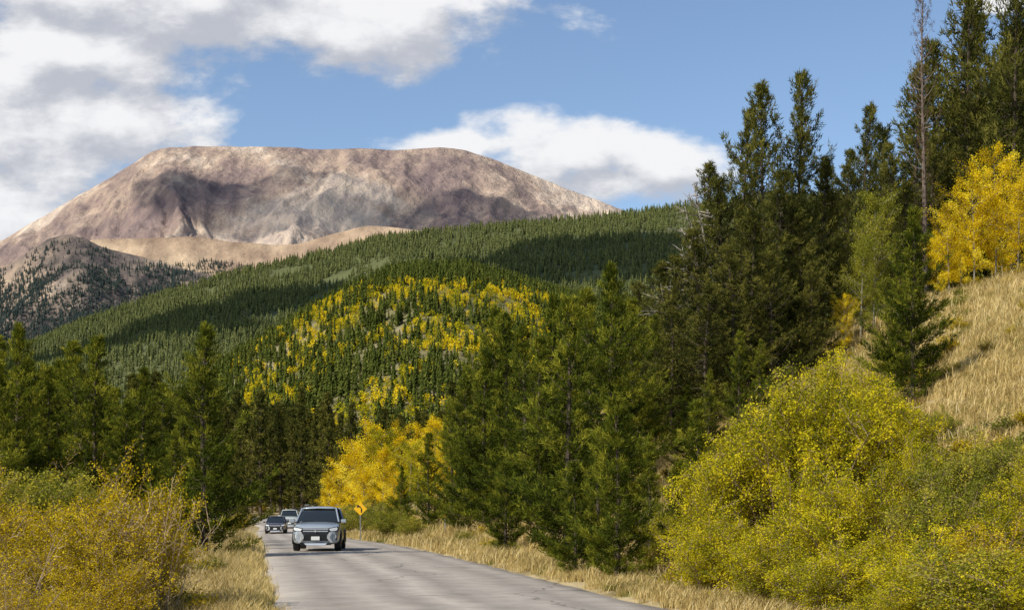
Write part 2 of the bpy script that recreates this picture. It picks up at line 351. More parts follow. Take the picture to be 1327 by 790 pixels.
M_mtn=mat_mountain('mountain_rock',[(0.38,(0.24,0.185,0.18)),(0.46,(0.33,0.25,0.22)),(0.52,(0.48,0.37,0.29)),(0.58,(0.68,0.56,0.45))],0.0013,0.014,55,(0.72,0.71,0.75),(1.18,1.15,1.10))  # rock tones, with sunlit tan and purple-grey shade patches painted into the ramp
M_foot=mat_mountain('foothill_rock',[(0.36,(0.28,0.20,0.145)),(0.46,(0.41,0.30,0.21)),(0.55,(0.51,0.39,0.27)),(0.66,(0.58,0.46,0.34))],0.002,0.015,20,(0.75,0.73,0.72),(1.12,1.1,1.05))
M_spur=mat_mountain('spur_rock',[(0.38,(0.13,0.11,0.10)),(0.47,(0.23,0.185,0.155)),(0.56,(0.37,0.29,0.22)),(0.66,(0.54,0.44,0.34))],0.004,0.02,25)
h1=hill('hill',[(-300,640),(100,590),(200,525),(280,466),(330,432),(400,388),(450,362),(500,342),(540,333),(600,333),(650,345),(700,359),(760,377),(900,400),(1100,420),(1600,440)],350,900,1400,(-50,1500),260,120,9,9,120,M_hill,p=0.95,gul=22,gscale=130,seed=11)
h2=hill('forested_ridge',[(-500,520),(-100,480),(0,452),(30,443),(100,412),(200,376),(300,346),(400,325),(480,303),(560,292),(700,279),(800,270),(900,257),(1000,247),(1327,230),(1700,210)],1000,2300,3400,(-350,1600),300,150,11,28,500,M_ridge,p=0.95,gul=80,gscale=420,seed=21)
h5=hill('rocky_spur',[(-600,440),(-100,375),(0,348),(30,328),(62,307),(85,302),(105,307),(140,322),(190,334),(240,346),(300,366),(400,400),(700,440)],2600,3900,4600,(-400,700),420,150,3,45,300,M_spur,p=1.1,gul=190,gscale=330,seed=31,cr=2.5,fine=1)
h3=hill('foothill',[(-600,420),(-100,365),(0,345),(60,325),(125,310),(180,309),(250,307),(300,313),(340,317),(385,316),(430,303),(475,291),(520,296),(700,320),(1100,350)],3700,4900,6000,(-400,1200),420,170,0,40,420,M_foot,p=1.1,gul=110,gscale=500,seed=37,cr=1.5,fine=1)
h4=hill('mountain',[(-900,420),(-300,370),(-60,332),(0,312),(40,288),(90,260),(140,232),(165,216),(180,206),(192,197),(215,191),(250,190),(300,190),(380,192),(420,195),(460,193),(520,194),(570,191),(600,195),(640,207),(690,227),(740,247),(790,266),(860,295),(1100,350),(1400,380)],4600,7200,9500,(-700,1300),760,320,0,150,900,M_mtn,p=1.05,gul=440,gscale=600,seed=52,cr=2.0,fine=1)
# ---------------------------------------------------------------- scatter
def collection(name,meshes):
    c=bpy.data.collections.new(name)
    for i,me in enumerate(meshes):
        o=bpy.data.objects.new('%s_part_%02d'%(name,i),me);c.objects.link(o)
    return c
def scatter(name,P,scale,rz_,idx,coll,tilt=0.0,rng=None):
    n=len(P);me=bpy.data.meshes.new(name);me.vertices.add(n);me.vertices.foreach_set('co',np.asarray(P,np.float32).ravel())
    a=me.attributes.new('sc','FLOAT_VECTOR','POINT');a.data.foreach_set('vector',np.asarray(scale,np.float32).ravel())
    rot=np.zeros((n,3),np.float32);rot[:,2]=rz_
    if tilt: rot[:,:2]=rng.normal(size=(n,2))*tilt
    a=me.attributes.new('rot','FLOAT_VECTOR','POINT');a.data.foreach_set('vector',rot.ravel())
    a=me.attributes.new('idx','INT','POINT');a.data.foreach_set('value',np.asarray(idx,np.int32))
    o=bpy.data.objects.new(name,me);sc.collection.objects.link(o)
    g=bpy.data.node_groups.new(name+'_gn','GeometryNodeTree')
    g.interface.new_socket('Geometry',in_out='INPUT',socket_type='NodeSocketGeometry');g.interface.new_socket('Geometry',in_out='OUTPUT',socket_type='NodeSocketGeometry')
    N=g.nodes;L=g.links;gi=N.new('NodeGroupInput');go=N.new('NodeGroupOutput');ip=N.new('GeometryNodeInstanceOnPoints')
    ci=N.new('GeometryNodeCollectionInfo');ci.inputs['Collection'].default_value=coll;ci.inputs['Separate Children'].default_value=True;ci.inputs['Reset Children'].default_value=True
    def na(nm,ty_):
        q=N.new('GeometryNodeInputNamedAttribute');q.data_type=ty_;q.inputs['Name'].default_value=nm;return q.outputs[0]
    er=N.new('FunctionNodeEulerToRotation')
    L.new(gi.outputs[0],ip.inputs['Points']);L.new(ci.outputs[0],ip.inputs['Instance']);ip.inputs['Pick Instance'].default_value=True
    L.new(na('idx','INT'),ip.inputs['Instance Index']);L.new(na('rot','FLOAT_VECTOR'),er.inputs[0]);L.new(er.outputs[0],ip.inputs['Rotation']);L.new(na('sc','FLOAT_VECTOR'),ip.inputs['Scale'])
    L.new(ip.outputs[0],go.inputs[0])
    md=o.modifiers.new('instances','NODES');md.node_group=g
    return o
rng=np.random.default_rng(7)
def sc3(s,w=None): 
    w=s if w is None else w
    return np.stack([w,w,s],1)
hillc=collection('hill_forest',[conifer_lo('hc%d'%i,i,8.5,1.75,8,7,M_far) for i in range(4)]+[aspen_lo('ha%d'%i,i,6,1.55,80,M_yel,0.62) for i in range(2)]+[aspen_lo('hg%d'%i,9+i,6,1.5,80,M_yg,0.62) for i in range(1)])
def samp(h,n,p0,p1,tmax=1.12):
    d=h['d0']+(h['d1']-h['d0'])*rng.random(n)*tmax;px=rng.uniform(p0,p1,n)
    keep=rng.random(n)<d/d.max();d=d[keep];px=px[keep]
    return px,d,U(px)*d,hz(h,px,d)
px,d,x,z=samp(h1,34000,100,1150)
t=(d-350)/550;nz=fbm(x/22,d/30,4,3);big=fbm(x/60,d/80,3,77)
pyv=655-(z-1.7)*F/d
zone=sst(285,330,px)*(1-sst(700,745,px))*sst(360,395,pyv+60*(big-0.5))*(1-0.9*(1-sst(300,500,px))*(1-sst(390,455,pyv+0.35*(px-300))))
pA=zone*sst(0.45,0.59,nz*0.5+big*0.5+0.03)
isA=rng.random(len(px))<pA*0.64+0.11*zone
keep=(z>-2)&(rng.random(len(px))<1-0.62*zone*(1-sst(0.36,0.58,fbm(x/16+9,d/22,3,6))))
idx=np.where(isA,rng.choice([4,5,6,6],len(px)),rng.integers(0,4,len(px)))
s=rng.uniform(0.45,1.2,len(px));k=keep
scatter('hill_forest',np.stack([x,d,z],1)[k],sc3(s*np.where(isA,0.9,1.0),s*rng.uniform(0.9,1.2,len(s)))[k],rng.uniform(0,6.28,k.sum()),idx[k],hillc)
ridc=collection('ridge_forest',[conifer_lo('rc%d'%i,30+i,12,2.2,6,6,M_farr) for i in range(4)])
px,d,x,z=samp(h2,60000,-80,1150,1.1)
s=rng.uniform(0.4,1.2,len(px))*(0.75+0.5*fbm(x/80,d/80,3,66));k=(z>0)&(fbm(x/50,d/50,4,12)>0.33)
scatter('ridge_forest',np.stack([x,d,z],1)[k],sc3(s,s*1.1)[k],rng.uniform(0,6.28,k.sum()),rng.integers(0,4,k.sum()),ridc)
mtc=collection('spur_forest',[conifer_lo('mc%d'%i,60+i,13,3.0,5,5,M_farm) for i in range(3)])
px,d,x,z=samp(h5,44000,-60,420,0.98)
pyv=655-(z-1.7)*F/d
nz=fbm(x/70,d/110,4,14)
k=(rng.random(len(px))<0.06+0.94*sst(330,388,pyv+110*(nz-0.5)))&(z>0)
s=rng.uniform(0.5,1.25,len(px))
scatter('spur_forest',np.stack([x,d,z],1)[k],sc3(s)[k],rng.uniform(0,6.28,k.sum()),rng.integers(0,3,k.sum()),mtc)
px,d,x,z=samp(h3,14000,150,560,0.9)
pyv=655-(z-1.7)*F/d
k=(rng.random(len(px))<sst(326,346,pyv+40*(fbm(x/90,d/160,4,15)-0.5)))&(z>0);s=rng.uniform(0.6,1.2,len(px))
scatter('foothill_forest',np.stack([x,d,z],1)[k],sc3(s)[k],rng.uniform(0,6.28,k.sum()),rng.integers(0,3,k.sum()),mtc)
# ---------------------------------------------------------------- near conifers
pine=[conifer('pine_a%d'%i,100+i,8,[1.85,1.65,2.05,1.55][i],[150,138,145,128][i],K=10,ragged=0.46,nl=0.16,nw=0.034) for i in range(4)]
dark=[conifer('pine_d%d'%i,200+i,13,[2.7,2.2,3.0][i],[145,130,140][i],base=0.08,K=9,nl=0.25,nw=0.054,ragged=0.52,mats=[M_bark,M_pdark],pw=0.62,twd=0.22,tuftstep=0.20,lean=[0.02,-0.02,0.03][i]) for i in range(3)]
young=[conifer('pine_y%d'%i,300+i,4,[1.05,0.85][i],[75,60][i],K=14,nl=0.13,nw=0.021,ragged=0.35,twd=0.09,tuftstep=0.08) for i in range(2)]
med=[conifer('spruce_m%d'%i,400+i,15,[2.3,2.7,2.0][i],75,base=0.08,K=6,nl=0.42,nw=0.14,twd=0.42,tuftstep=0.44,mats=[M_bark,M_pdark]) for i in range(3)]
deadm=[conifer('dead0',500,14,1.0,110,base=0.2,K=5,nl=0.16,nw=0.025,ragged=0.5,mats=[M_grey,M_dead],pw=0.35,twd=0.3,tuftstep=0.3)]
def place(name,me,H0,px,d,top,w=1.0,rot=None,sink=0.05):
    x=U(px)*d;g=float(ground(x,d));H=1.7+(655-top)*d/F-g;s=H/H0
    return add(name,me,(x,d,g-sink),rng.uniform(0,6.28) if rot is None else rot,(s*w,s*w,s))
for px,d,top,v,w in [
 (265,48,424,0,1.1),(125,62,440,1,1.1),(97,66,446,3,1.15),(62,60,478,2,1.0),(22,56,424,0,1.0),(-5,50,470,2,1.0),(185,72,480,2,1.1),(210,80,500,1,1.2),(150,76,505,3,1.2),(40,75,470,1,1.1),(75,80,470,0,1.2),(0,74,440,3,1.1),(236,62,540,1,1.1),(-40,58,440,2,1),(165,60,520,0,1.2),(225,56,560,3,1.2),
 (735,38,390,1,1.05),(790,46,346,0,1.05),(762,50,378,3,1.1),(700,48,440,2,1.0),(655,58,410,1,1.0),(628,60,455,2,1.05),(605,64,478,0,0.95),(680,55,425,3,1.05),(585,72,520,3,1.1),(556,76,562,1,1.2),(640,70,400,0,1.0),(820,54,390,2,1.0),(850,60,410,1,1.0),(520,88,605,2,1.1),(715,58,385,0,1.0),
 (1183,36,272,2,1.0),(1165,40,340,0,1.1),(958,46,430,3,0.9),(920,50,480,1,1.0),(890,48,500,2,1.1),(985,52,440,0,1.0)]:
    place('pine_tree',pine[v],8,px,d,top,w)
for px,d,top,v,w in [(800,31,520,0,1.15),(842,34,575,1,1.1),(775,34,560,1,1.0),(905,36,520,1,1.3),(655,46,600,0,1.2),(745,33,600,0,1.1),(880,33,600,0,1.3)]:
    place('young_pine_tree',young[v],4,px,d,top,w)
for px,d,top,v,w in [(1032,66,102,0,0.75),(990,64,112,1,0.85),(962,68,150,2,0.75),(935,62,235,0,1.05),(905,60,300,2,1.0),(880,62,335,0,1.2),(855,66,345,1,1.4),(1010,60,230,2,1.1),(1065,68,210,0,1.0),(1120,76,140,1,0.9),(1095,72,200,2,0.85),(975,58,280,0,1.2),(1040,60,270,1,1.4),(925,66,215,1,0.9),(950,56,320,2,1.2),(1000,56,330,0,1.3),(1050,57,340,2,1.1),(870,57,390,2,1.3),(915,55,370,1,1.5),
   (1185,84,95,1,1.0),(1160,86,190,2,0.9),(1215,88,60,0,0.9),(1250,86,-15,1,0.9),(1312,80,-40,2,0.8),(1285,92,90,0,0.9),(1345,84,-20,0,1.0),(1140,90,175,0,1.0),(1270,96,30,1,1.1),(1390,84,20,2,1.0),(1235,98,120,2,1.0),(1080,84,215,1,1.2),(830,70,370,2,1.0),(1170,78,240,1,1.2),(1205,80,180,2,0.9),(1300,90,40,1,1.1),(1330,95,60,2,1.0),(1255,84,140,0,1.1)]:
    place('tall_pine_tree',dark[v],13,px,d,top,w)
place('dead_pine_tree',deadm[0],14,1198,78,-10,0.7)
def snag(seed,H):
    r=np.random.default_rng(seed);mb=MB();mb.tube([(0.05*H*math.sin(t*4),0,t*H) for t in np.linspace(0,1,8)],[0.006*H*(1-t)+0.015 for t in np.linspace(0,1,8)],5,0)
    for i in range(60):
        t=0.35+0.63*i/60;az=r.uniform(0,6.28);L=H*0.22*(1.15-t)*r.uniform(0.4,1.4)
        p=np.array([0.05*H*math.sin(t*4),0,t*H]);d=np.array([math.cos(az),math.sin(az),r.uniform(-0.1,0.8)])
        pts=[p,p+d*L*0.5+r.normal(size=3)*0.12,p+d*L+r.normal(size=3)*0.2];mb.tube(pts,[0.03,0.02,0.008],3,0)
        for k in range(4):
            e=nrm(d+r.normal(size=3)*0.7);q=pts[1]+(pts[2]-pts[1])*k/4;mb.tube([q,q+e*L*0.45],[0.014,0.006],3,0)
    return mb.mesh('snag',[M_snag])
sn=snag(3,9)
place('dead_tree',sn,9,912,63,238,1.2,0.3);place('dead_tree',sn,9,890,62,290,1.2,2.0)
# distant tree band
pxs=rng.uniform(-150,700,400);ds=rng.uniform(165,300,400)
xs=U(pxs)*ds
k=(np.abs(xs-rc(ds))>6);pxs=pxs[k];ds=ds[k];xs=xs[k]
hs=(655-np.interp(pxs,[-150,150,320,430,480,560,700],[480,485,515,535,555,535,500])+rng.normal(size=len(pxs))*16)*ds/F*np.where(ds>200,0.9,1)
hs=np.clip(hs,7,24)
scatter('distant_trees',np.stack([xs,ds,ground(xs,ds)-0.2],1),sc3(hs/15,hs/15*1.1),rng.uniform(0,6.28,len(xs)),rng.integers(0,3,len(xs)),collection('distant_trees_parts',med))
# aspens
asp=[broad('aspen_y%d'%i,600+i,8,1.6,9000,0.13,'tree',[M_abark,M_yel],stems=34,tw=6,sig=0.16,lv=(0.5,0.28)) for i in range(2)]
aspn=[broad('aspen_n%d'%i,620+i,6,1.5,14000,0.078,'tree',[M_abark,M_yel],stems=34,tw=6,sig=0.10,lv=(0.45,0.28)) for i in range(2)]
aspg=[broad('aspen_g',640,6,1.4,15000,0.075,'tree',[M_abark,M_gr],stems=30,tw=6,sig=0.12,lv=(0.6,0.15))]
aspyg=[broad('aspen_yg',650,8,1.6,9000,0.13,'tree',[M_abark,M_yg],stems=34,tw=6,sig=0.16,lv=(0.5,0.25))]
for i,(px,d,top) in enumerate([(438,138,598),(458,134,578),(480,140,552),(500,136,560),(520,142,556),(545,138,556),(566,130,546),(470,130,606),(495,128,585),(530,126,575),(555,112,590),(428,134,620),(580,118,556),(510,112,612),(540,106,605),(572,104,580),(560,100,615)]):
    me_=aspyg[0] if i in(3,9,12,14) else asp[rng.integers(0,2)]
    place('aspen_tree',me_,8,px,d,top,1.15)
for px,d,top,w in [(1230,62,270,1.05),(1262,60,235,1.0),(1290,61,200,0.9),(1318,59,240,1.0),(1345,60,220,1.1),(1245,66,295,1.1),(1300,64,275,1.0),(1215,64,305,1.0)]:
    place('aspen_tree',aspn[rng.integers(0,2)],6,px,d,top,w)
place('aspen_tree',aspg[0],6,1132,62,250,0.8);place('aspen_tree',aspg[0],6,1115,60,310,0.9)
place('aspen_tree',aspn[0],6,1095,58,385,0.9)
# bushes
by=[broad('bush_y%d'%i,700+i,3.6,1.9,27000,0.062,'bush',[M_twig,M_yg],stems=26,sub=10,tw=5,lv=(0.54,0.22),sig=0.075) for i in range(3)]
bg=[broad('bush_g%d'%i,720+i,2.8,1.7,20000,0.06,'bush',[M_twig,M_gr],stems=22,sub=10,tw=5,lv=(0.58,0.22),sig=0.07) for i in range(2)]
bo=[broad('bush_o%d'%i,740+i,3.0,1.6,15000,0.056,'bush',[M_twig,M_or],stems=26,sub=10,tw=5,lv=(0.5,0.24),sig=0.06) for i in range(2)]
bb=[broad('bush_b%d'%i,760+i,2.8,1.7,2200,0.05,'bush',[M_ptwig,M_or],stems=13,sub=7,tw=4,lv=(0.5,0.18),sig=0.05,tr=1.25) for i in range(2)]
for px,d,top,me,H0,w in [(1075,28,458,by[0],3.6,1.0),(1010,28,505,by[1],3.6,1.0),(950,28,565,by[2],3.6,1.05),(1140,28,485,by[1],3.6,1.0),(1190,25,555,by[2],3.6,1.0),(1040,23,600,by[2],3.6,1.1),(1110,22,590,by[0],3.6,1.1),(1000,22,680,by[1],3.6,1.4),(925,25,655,by[0],3.6,1.3),
   (1255,23,550,bg[0],2.8,1.0),(1310,22,560,bg[1],2.8,1.1),(1230,20,620,bg[1],2.8,1.1),(1300,19,620,by[1],3.6,1.3),(1160,20,670,by[0],3.6,1.5),(1090,20,690,by[1],3.6,1.5),(1360,21,575,by[2],3.6,1.2),(1215,31,520,bg[0],2.8,1.0),(1290,32,535,bg[1],2.8,1.0),(1335,30,545,by[2],3.6,1.0),
   (1250,16.5,700,bg[1],2.8,1.6),(1320,16,690,by[0],3.6,1.6),(1180,17,735,by[2],3.6,1.8),(1280,18,655,bo[1],3.0,1.2),(1205,18,680,by[1],3.6,1.3),
   (880,33,635,bg[0],2.8,1.2),(905,30,640,by[1],3.6,1.3),(1150,34,500,by[2],3.6,1.1),(1040,33,468,bg[0],2.8,1.0),(1235,42,470,bg[1],2.8,1.0),(1090,35,452,by[1],3.6,0.9),(985,36,520,by[0],3.6,1.0),(1300,44,450,bg[0],2.8,0.8),(1262,50,425,bo[0],3.0,0.8),
   (512,78,652,bg[0],2.8,1.3),(530,72,668,bg[1],2.8,1.4),(600,55,685,bg[1],2.8,1.3),(640,48,695,bg[0],2.8,1.3),(478,102,645,bg[0],2.8,1.4),(455,112,652,bg[1],2.8,1.3),(498,96,648,bg[1],2.8,1.4)]:
    place('willow_bush',me,H0,px,d,top,w)
for px,d,top,me,H0,w in [(170,23,585,bo[0],3.0,0.85),(120,21,625,bo[1],3.0,1.1),(190,24,670,bo[1],3.0,1.1),(60,20,680,bo[0],3.0,1.3),(0,21,690,bo[1],3.0,1.2),(130,21.5,592,bb[0],2.8,1.0),(15,18.5,640,bb[1],2.8,1.1),(-10,23,610,bo[0],3.0,1.0),(60,25,635,bo[1],3.0,1.1),(200,22,605,bb[1],2.8,0.85),(10,15.5,705,bb[0],2.8,1.0),(140,19,690,bo[0],3.0,1.2),
    (20,33,585,bg[0],2.8,1.0),(70,35,605,bg[1],2.8,1.2),(-30,30,600,bg[1],2.8,1.1),(110,38,610,bg[0],2.8,1.3),(150,42,600,bb[0],2.8,1.0),(120,60,560,bb[1],2.8,1.0),(200,34,660,bo[0],3,1.1),(20,17,735,bo[0],3.0,1.5),(110,18,740,bo[1],3.0,1.4),(65,16,750,bo[1],3.0,1.5),
    (312,126,656,bo[0],3.0,1.2),(300,120,664,bo[1],3.0,1.2),(338,205,650,bo[0],3.0,1.3)]:
    place('autumn_bush',me,H0,px,d,top,w)
# grass
def tuft(seed,n,h,r):
    g=np.random.default_rng(seed);mb=MB()
    b=g.normal(size=(n,3))*r;b[:,2]=-0.03;H=h*g.uniform(0.5,1.15,n);az=g.uniform(0,6.28,n);ln=g.uniform(0.05,0.55,n)*H
    d=np.stack([np.cos(az),np.sin(az),az*0],1);sd=np.stack([-np.sin(az+0.7),np.cos(az+0.7),az*0],1)*0.008
    m=b+d*ln[:,None]*0.3+np.array([0,0,1])*(H*0.6)[:,None];t=b+d*ln[:,None]+np.array([0,0,1])*H[:,None]
    V=np.stack([b-sd,b+sd,m+sd*0.8,m-sd*0.8,t],1).reshape(-1,3);i=np.arange(n)[:,None]*5
    mb.put(V,np.concatenate([i+np.array([0,1,2]),i+np.array([0,2,3]),i+np.array([3,2,4])]),0,np.repeat(g.uniform(0.1,0.9,n),5))
    return mb.mesh('tuft',[M_straw])
M_gg=mat_leaf('green_grass',[(0.10,0.11,0.02),(0.20,0.20,0.045),(0.36,0.31,0.09)],0.3)
gt=[tuft(i,50,0.42,0.13) for i in range(4)]+[tuft(9,50,0.3,0.12)]
gt[4].materials[0]=M_gg
N=42000
yy=17*(110/17)**rng.random(N);pp=rng.uniform(-80,1420,N);xx=U(pp)*yy
a=np.abs(xx-rc(yy))-3.1;sr=xx-rc(yy)-3.1
k=(a>0.12)&(rng.random(N)<0.35+0.65*sst(0.1,0.8,a)*sst(0.3,0.5,fbm(xx/2,yy/2,3,9)+0.1))
yy=yy[k];xx=xx[k];a=a[k];sr=sr[k]
s=rng.uniform(0.5,1.15,len(yy))*(0.45+0.55*sst(0.1,1.0,a))*np.where(sr>4,0.75,1.0)*np.clip(yy/40,0.9,1.5)
gi_=np.where(rng.random(len(yy))<0.04+0.4*sst(0.50,0.62,fbm(xx/5,yy/5,3,19)),4,rng.integers(0,4,len(yy)))
scatter('grass',np.stack([xx,yy,ground(xx,yy)],1),sc3(s,s*1.35),rng.uniform(0,6.28,len(yy)),gi_,collection('grass_parts',gt),0.12,rng)
scr=[broad('scrub%d'%i,800+i,0.7,0.6,1500,0.05,'bush',[M_twig,[M_gr,M_or][i]],stems=10,sub=6,tw=3,lv=(0.35,0.2),sig=0.05) for i in range(2)]
N=520;yy=22*(95/22)**rng.random(N);pp=rng.uniform(-50,1450,N);xx=U(pp)*yy;k=(np.abs(xx-rc(yy))>4.5);xx=xx[k];yy=yy[k];s=rng.uniform(0.3,1.0,len(xx))
scatter('scrub',np.stack([xx,yy,ground(xx,yy)],1),sc3(s,s*1.2),rng.uniform(0,6.28,len(xx)),rng.integers(0,2,len(xx)),collection('scrub_parts',scr))
# ---------------------------------------------------------------- vehicles
M_glass=mat_simple('car_glass',(0.02,0.026,0.03),0.06,0,0.0)
M_black=mat_simple('black_plastic',(0.012,0.012,0.013),0.4)
M_tire=mat_simple('tire_rubber',(0.02,0.02,0.02),0.85)
M_chrome=mat_simple('chrome',(0.75,0.76,0.78),0.25,0.6)
M_white=mat_simple('plate_white',(0.75,0.76,0.74),0.5)
M_lamp=mat_simple('headlamp_lens',(0.8,0.83,0.86),0.08,0.0,1.0)
M_amber=mat_simple('amber_lens',(0.6,0.2,0.02),0.2)
def part(name,verts,faces,mat,par,bev=0,sub=0,mir=False,smooth=True):
    bm=bmesh.new();vs=[bm.verts.new(v) for v in verts]
    for f in faces: bm.faces.new([vs[i] for i in f])
    if mir:
        g=bmesh.ops.duplicate(bm,geom=bm.verts[:]+bm.edges[:]+bm.faces[:])
        for v in g['geom']:
            if isinstance(v,bmesh.types.BMVert): v.co.x*=-1
    bmesh.ops.recalc_face_normals(bm,faces=bm.faces)
    me=bpy.data.meshes.new(name);bm.to_mesh(me);bm.free();me.materials.append(mat)
    for p in me.polygons:p.use_smooth=smooth
    o=bpy.data.objects.new(name,me);sc.collection.objects.link(o);o.parent=par
    if bev:
        b=o.modifiers.new('bev','BEVEL');b.width=bev;b.segments=3;b.limit_method='ANGLE'
    if sub:
        q=o.modifiers.new('sub','SUBSURF');q.levels=sub;q.render_levels=sub
    return o
BF=[(0,1,3,2),(4,6,7,5),(0,4,5,1),(2,3,7,6),(0,2,6,4),(1,5,7,3)]
def box(name,c,s,mat,par,bev=0.01,mir=False,rot=0):
    vs=[]
    for dx in(-.5,.5):
        for dy in(-.5,.5):
            for dz in(-.5,.5):
                x=dx*s[0];z=dz*s[2];X=x*math.cos(rot)-z*math.sin(rot);Z=x*math.sin(rot)+z*math.cos(rot)
                vs.append((c[0]+X,c[1]+dy*s[1],c[2]+Z))
    return part(name,vs,BF,mat,par,bev,0,mir,False)
def prism(name,poly,y0,y1,mat,par,mir=False,bev=0.008,slope=0.0):
    n=len(poly);vs=[(x,y0+slope*z+0.18*abs(x)**2,z) for x,z in poly]+[(x,y1+slope*z+0.18*abs(x)**2,z) for x,z in poly]
    fs=[tuple(range(n)),tuple(range(2*n-1,n-1,-1))]+[(i,(i+1)%n,n+(i+1)%n,n+i) for i in range(n)]
    return part(name,vs,fs,mat,par,bev,0,mir,False)
def loft(name,st,mat,par,sub=2):
    V=[];n=None
    for y,pts in st:
        full=[(x,y,z) for x,z in pts]+[(-x,y,z) for x,z in reversed(pts) if x>1e-6]
        n=len(full);V+=full
    Fs=[]
    for i in range(len(st)-1):
        for j in range(n):
            Fs.append((i*n+j,i*n+(j+1)%n,(i+1)*n+(j+1)%n,(i+1)*n+j))
    Fs.append(tuple(range(n)));Fs.append(tuple(range((len(st)-1)*n,len(st)*n)))
    return part(name,V,Fs,mat,par,0,sub)
def vehicle(name,paint,loc,rot,hs=1.0,ws=1.0):
    e=bpy.data.objects.new(name,None);sc.collection.objects.link(e);e.location=loc;e.rotation_euler=(0,0,rot);e.scale=(ws,1,hs)
    def sec(hw,zb,zt,cr=0.03): return [(0,zb),(hw*0.8,zb),(hw*0.97,zb+0.06),(hw,zb+0.22),(hw,zt-0.25),(hw*0.965,zt-0.10),(hw*0.84,zt-0.01),(0,zt+cr)]
    loft('body',[(-0.02,sec(0.66,0.34,0.84)),(0.05,sec(0.78,0.29,0.93)),(0.22,sec(0.87,0.26,0.99)),(0.6,sec(0.90,0.25,1.04)),(1.1,sec(0.90,0.25,1.10)),(1.7,sec(0.90,0.25,1.10)),(3.2,sec(0.90,0.25,1.12)),(4.2,sec(0.89,0.27,1.14)),(4.55,sec(0.84,0.30,1.10)),(4.66,sec(0.74,0.36,1.0))],paint,e)
    def gs(hw,zb,ht,zt): return [(0,zb),(hw,zb),(hw*0.995,zb+0.02),(hw*0.5+ht*0.5+0.01,(zb+zt)/2),(ht,zt-0.02),(ht*0.94,zt),(0,zt+0.02)]
    loft('windows',[(1.0,gs(0.76,1.0,0.74,1.10)),(1.1,gs(0.80,1.0,0.78,1.14)),(1.45,gs(0.81,1.0,0.71,1.38)),(1.85,gs(0.81,1.0,0.65,1.60)),(2.6,gs(0.81,1.0,0.64,1.64)),(3.8,gs(0.80,1.0,0.62,1.62)),(4.2,gs(0.78,1.0,0.62,1.50)),(4.5,gs(0.76,1.0,0.72,1.12))],M_glass,e,1)
    loft('roof',[(1.74,[(0,1.60),(0.62,1.585),(0.655,1.565),(0.66,1.58),(0.62,1.625),(0,1.645)]),(1.95,[(0,1.62),(0.63,1.60),(0.665,1.57),(0.67,1.60),(0.62,1.665),(0,1.69)]),(2.8,[(0,1.64),(0.63,1.60),(0.665,1.58),(0.67,1.61),(0.62,1.685),(0,1.71)]),(4.0,[(0,1.6),(0.62,1.58),(0.65,1.55),(0.655,1.58),(0.6,1.66),(0,1.68)]),(4.3,[(0,1.52),(0.6,1.52),(0.63,1.5),(0.635,1.53),(0.6,1.6),(0,1.62)])],paint,e,1)
    def bar(nm,a,b,r,m):
        a=np.array(a,float);b=np.array(b,float);mb=MB();mb.tube([a,(a+b)/2,b],[r,r,r],6,0)
        me=mb.mesh(nm,[m]);o=add(nm,me,parent=e);o2=add(nm+'_mirror',me,parent=e,s=(-1,1,1));return o
    bar('front_pillar',(0.81,1.0,1.08),(0.655,1.82,1.60),0.035,paint);bar('middle_pillar',(0.83,2.5,1.1),(0.66,2.6,1.62),0.03,M_black);bar('rear_pillar',(0.81,3.6,1.1),(0.65,3.8,1.6),0.06,paint)
    bar('roof_rail',(0.6,2.0,1.73),(0.58,4.0,1.74),0.02,M_chrome)
    prism('grille',[(-0.50,0.86),(0.50,0.86),(0.56,0.74),(0.42,0.62),(0.46,0.40),(-0.46,0.40),(-0.42,0.62),(-0.56,0.74)],-0.085,0.0,M_black,e)
    prism('grille_bar',[(-0.47,0.84),(0.47,0.84),(0.49,0.80),(-0.49,0.80)],-0.10,-0.06,M_chrome,e)
    prism('grille_bar_lower',[(-0.47,0.765),(0.47,0.765),(0.46,0.735),(-0.46,0.735)],-0.10,-0.06,M_chrome,e)
    prism('chrome_bracket',[(0.52,0.72),(0.62,0.70),(0.54,0.52),(0.66,0.33),(0.56,0.33),(0.43,0.50),(0.45,0.58)],-0.12,-0.05,M_chrome,e,True)
    prism('headlight',[(0.50,0.84),(0.80,0.90),(0.83,0.84),(0.78,0.77),(0.56,0.76)],-0.085,0.12,M_lamp,e,True)
    prism('headlight_surround',[(0.48,0.87),(0.82,0.93),(0.86,0.82),(0.80,0.735),(0.52,0.73)],-0.055,0.10,M_black,e,True)
    prism('fog_lamp_housing',[(0.64,0.64),(0.80,0.66),(0.80,0.42),(0.68,0.40)],-0.04,0.08,M_black,e,True)
    prism('fog_lamp',[(0.67,0.62),(0.77,0.62),(0.77,0.50),(0.67,0.50)],-0.06,0.08,M_lamp,e,True)
    prism('lower_grille',[(-0.62,0.34),(0.62,0.34),(0.56,0.24),(-0.56,0.24)],-0.06,0.12,M_black,e)
    prism('skid_plate',[(-0.44,0.31),(0.44,0.31),(0.36,0.235),(-0.36,0.235)],-0.09,-0.03,M_chrome,e)
    prism('licence_plate',[(-0.16,0.56),(0.16,0.56),(0.16,0.42),(-0.16,0.42)],-0.115,-0.09,M_white,e)
    prism('badge',[(-0.06,0.75),(0,0.80),(0.06,0.75),(0.0,0.71)],-0.12,-0.09,M_chrome,e)
    box('side_mirror',(0.99,1.12,1.12),(0.20,0.12,0.14),paint,e,0.03,True)
    box('mirror_arm',(0.86,1.14,1.07),(0.12,0.06,0.04),M_black,e,0.01,True)
    box('wiper',(0.25,0.97,1.135),(0.55,0.02,0.015),M_black,e,0.003,True,0.05)
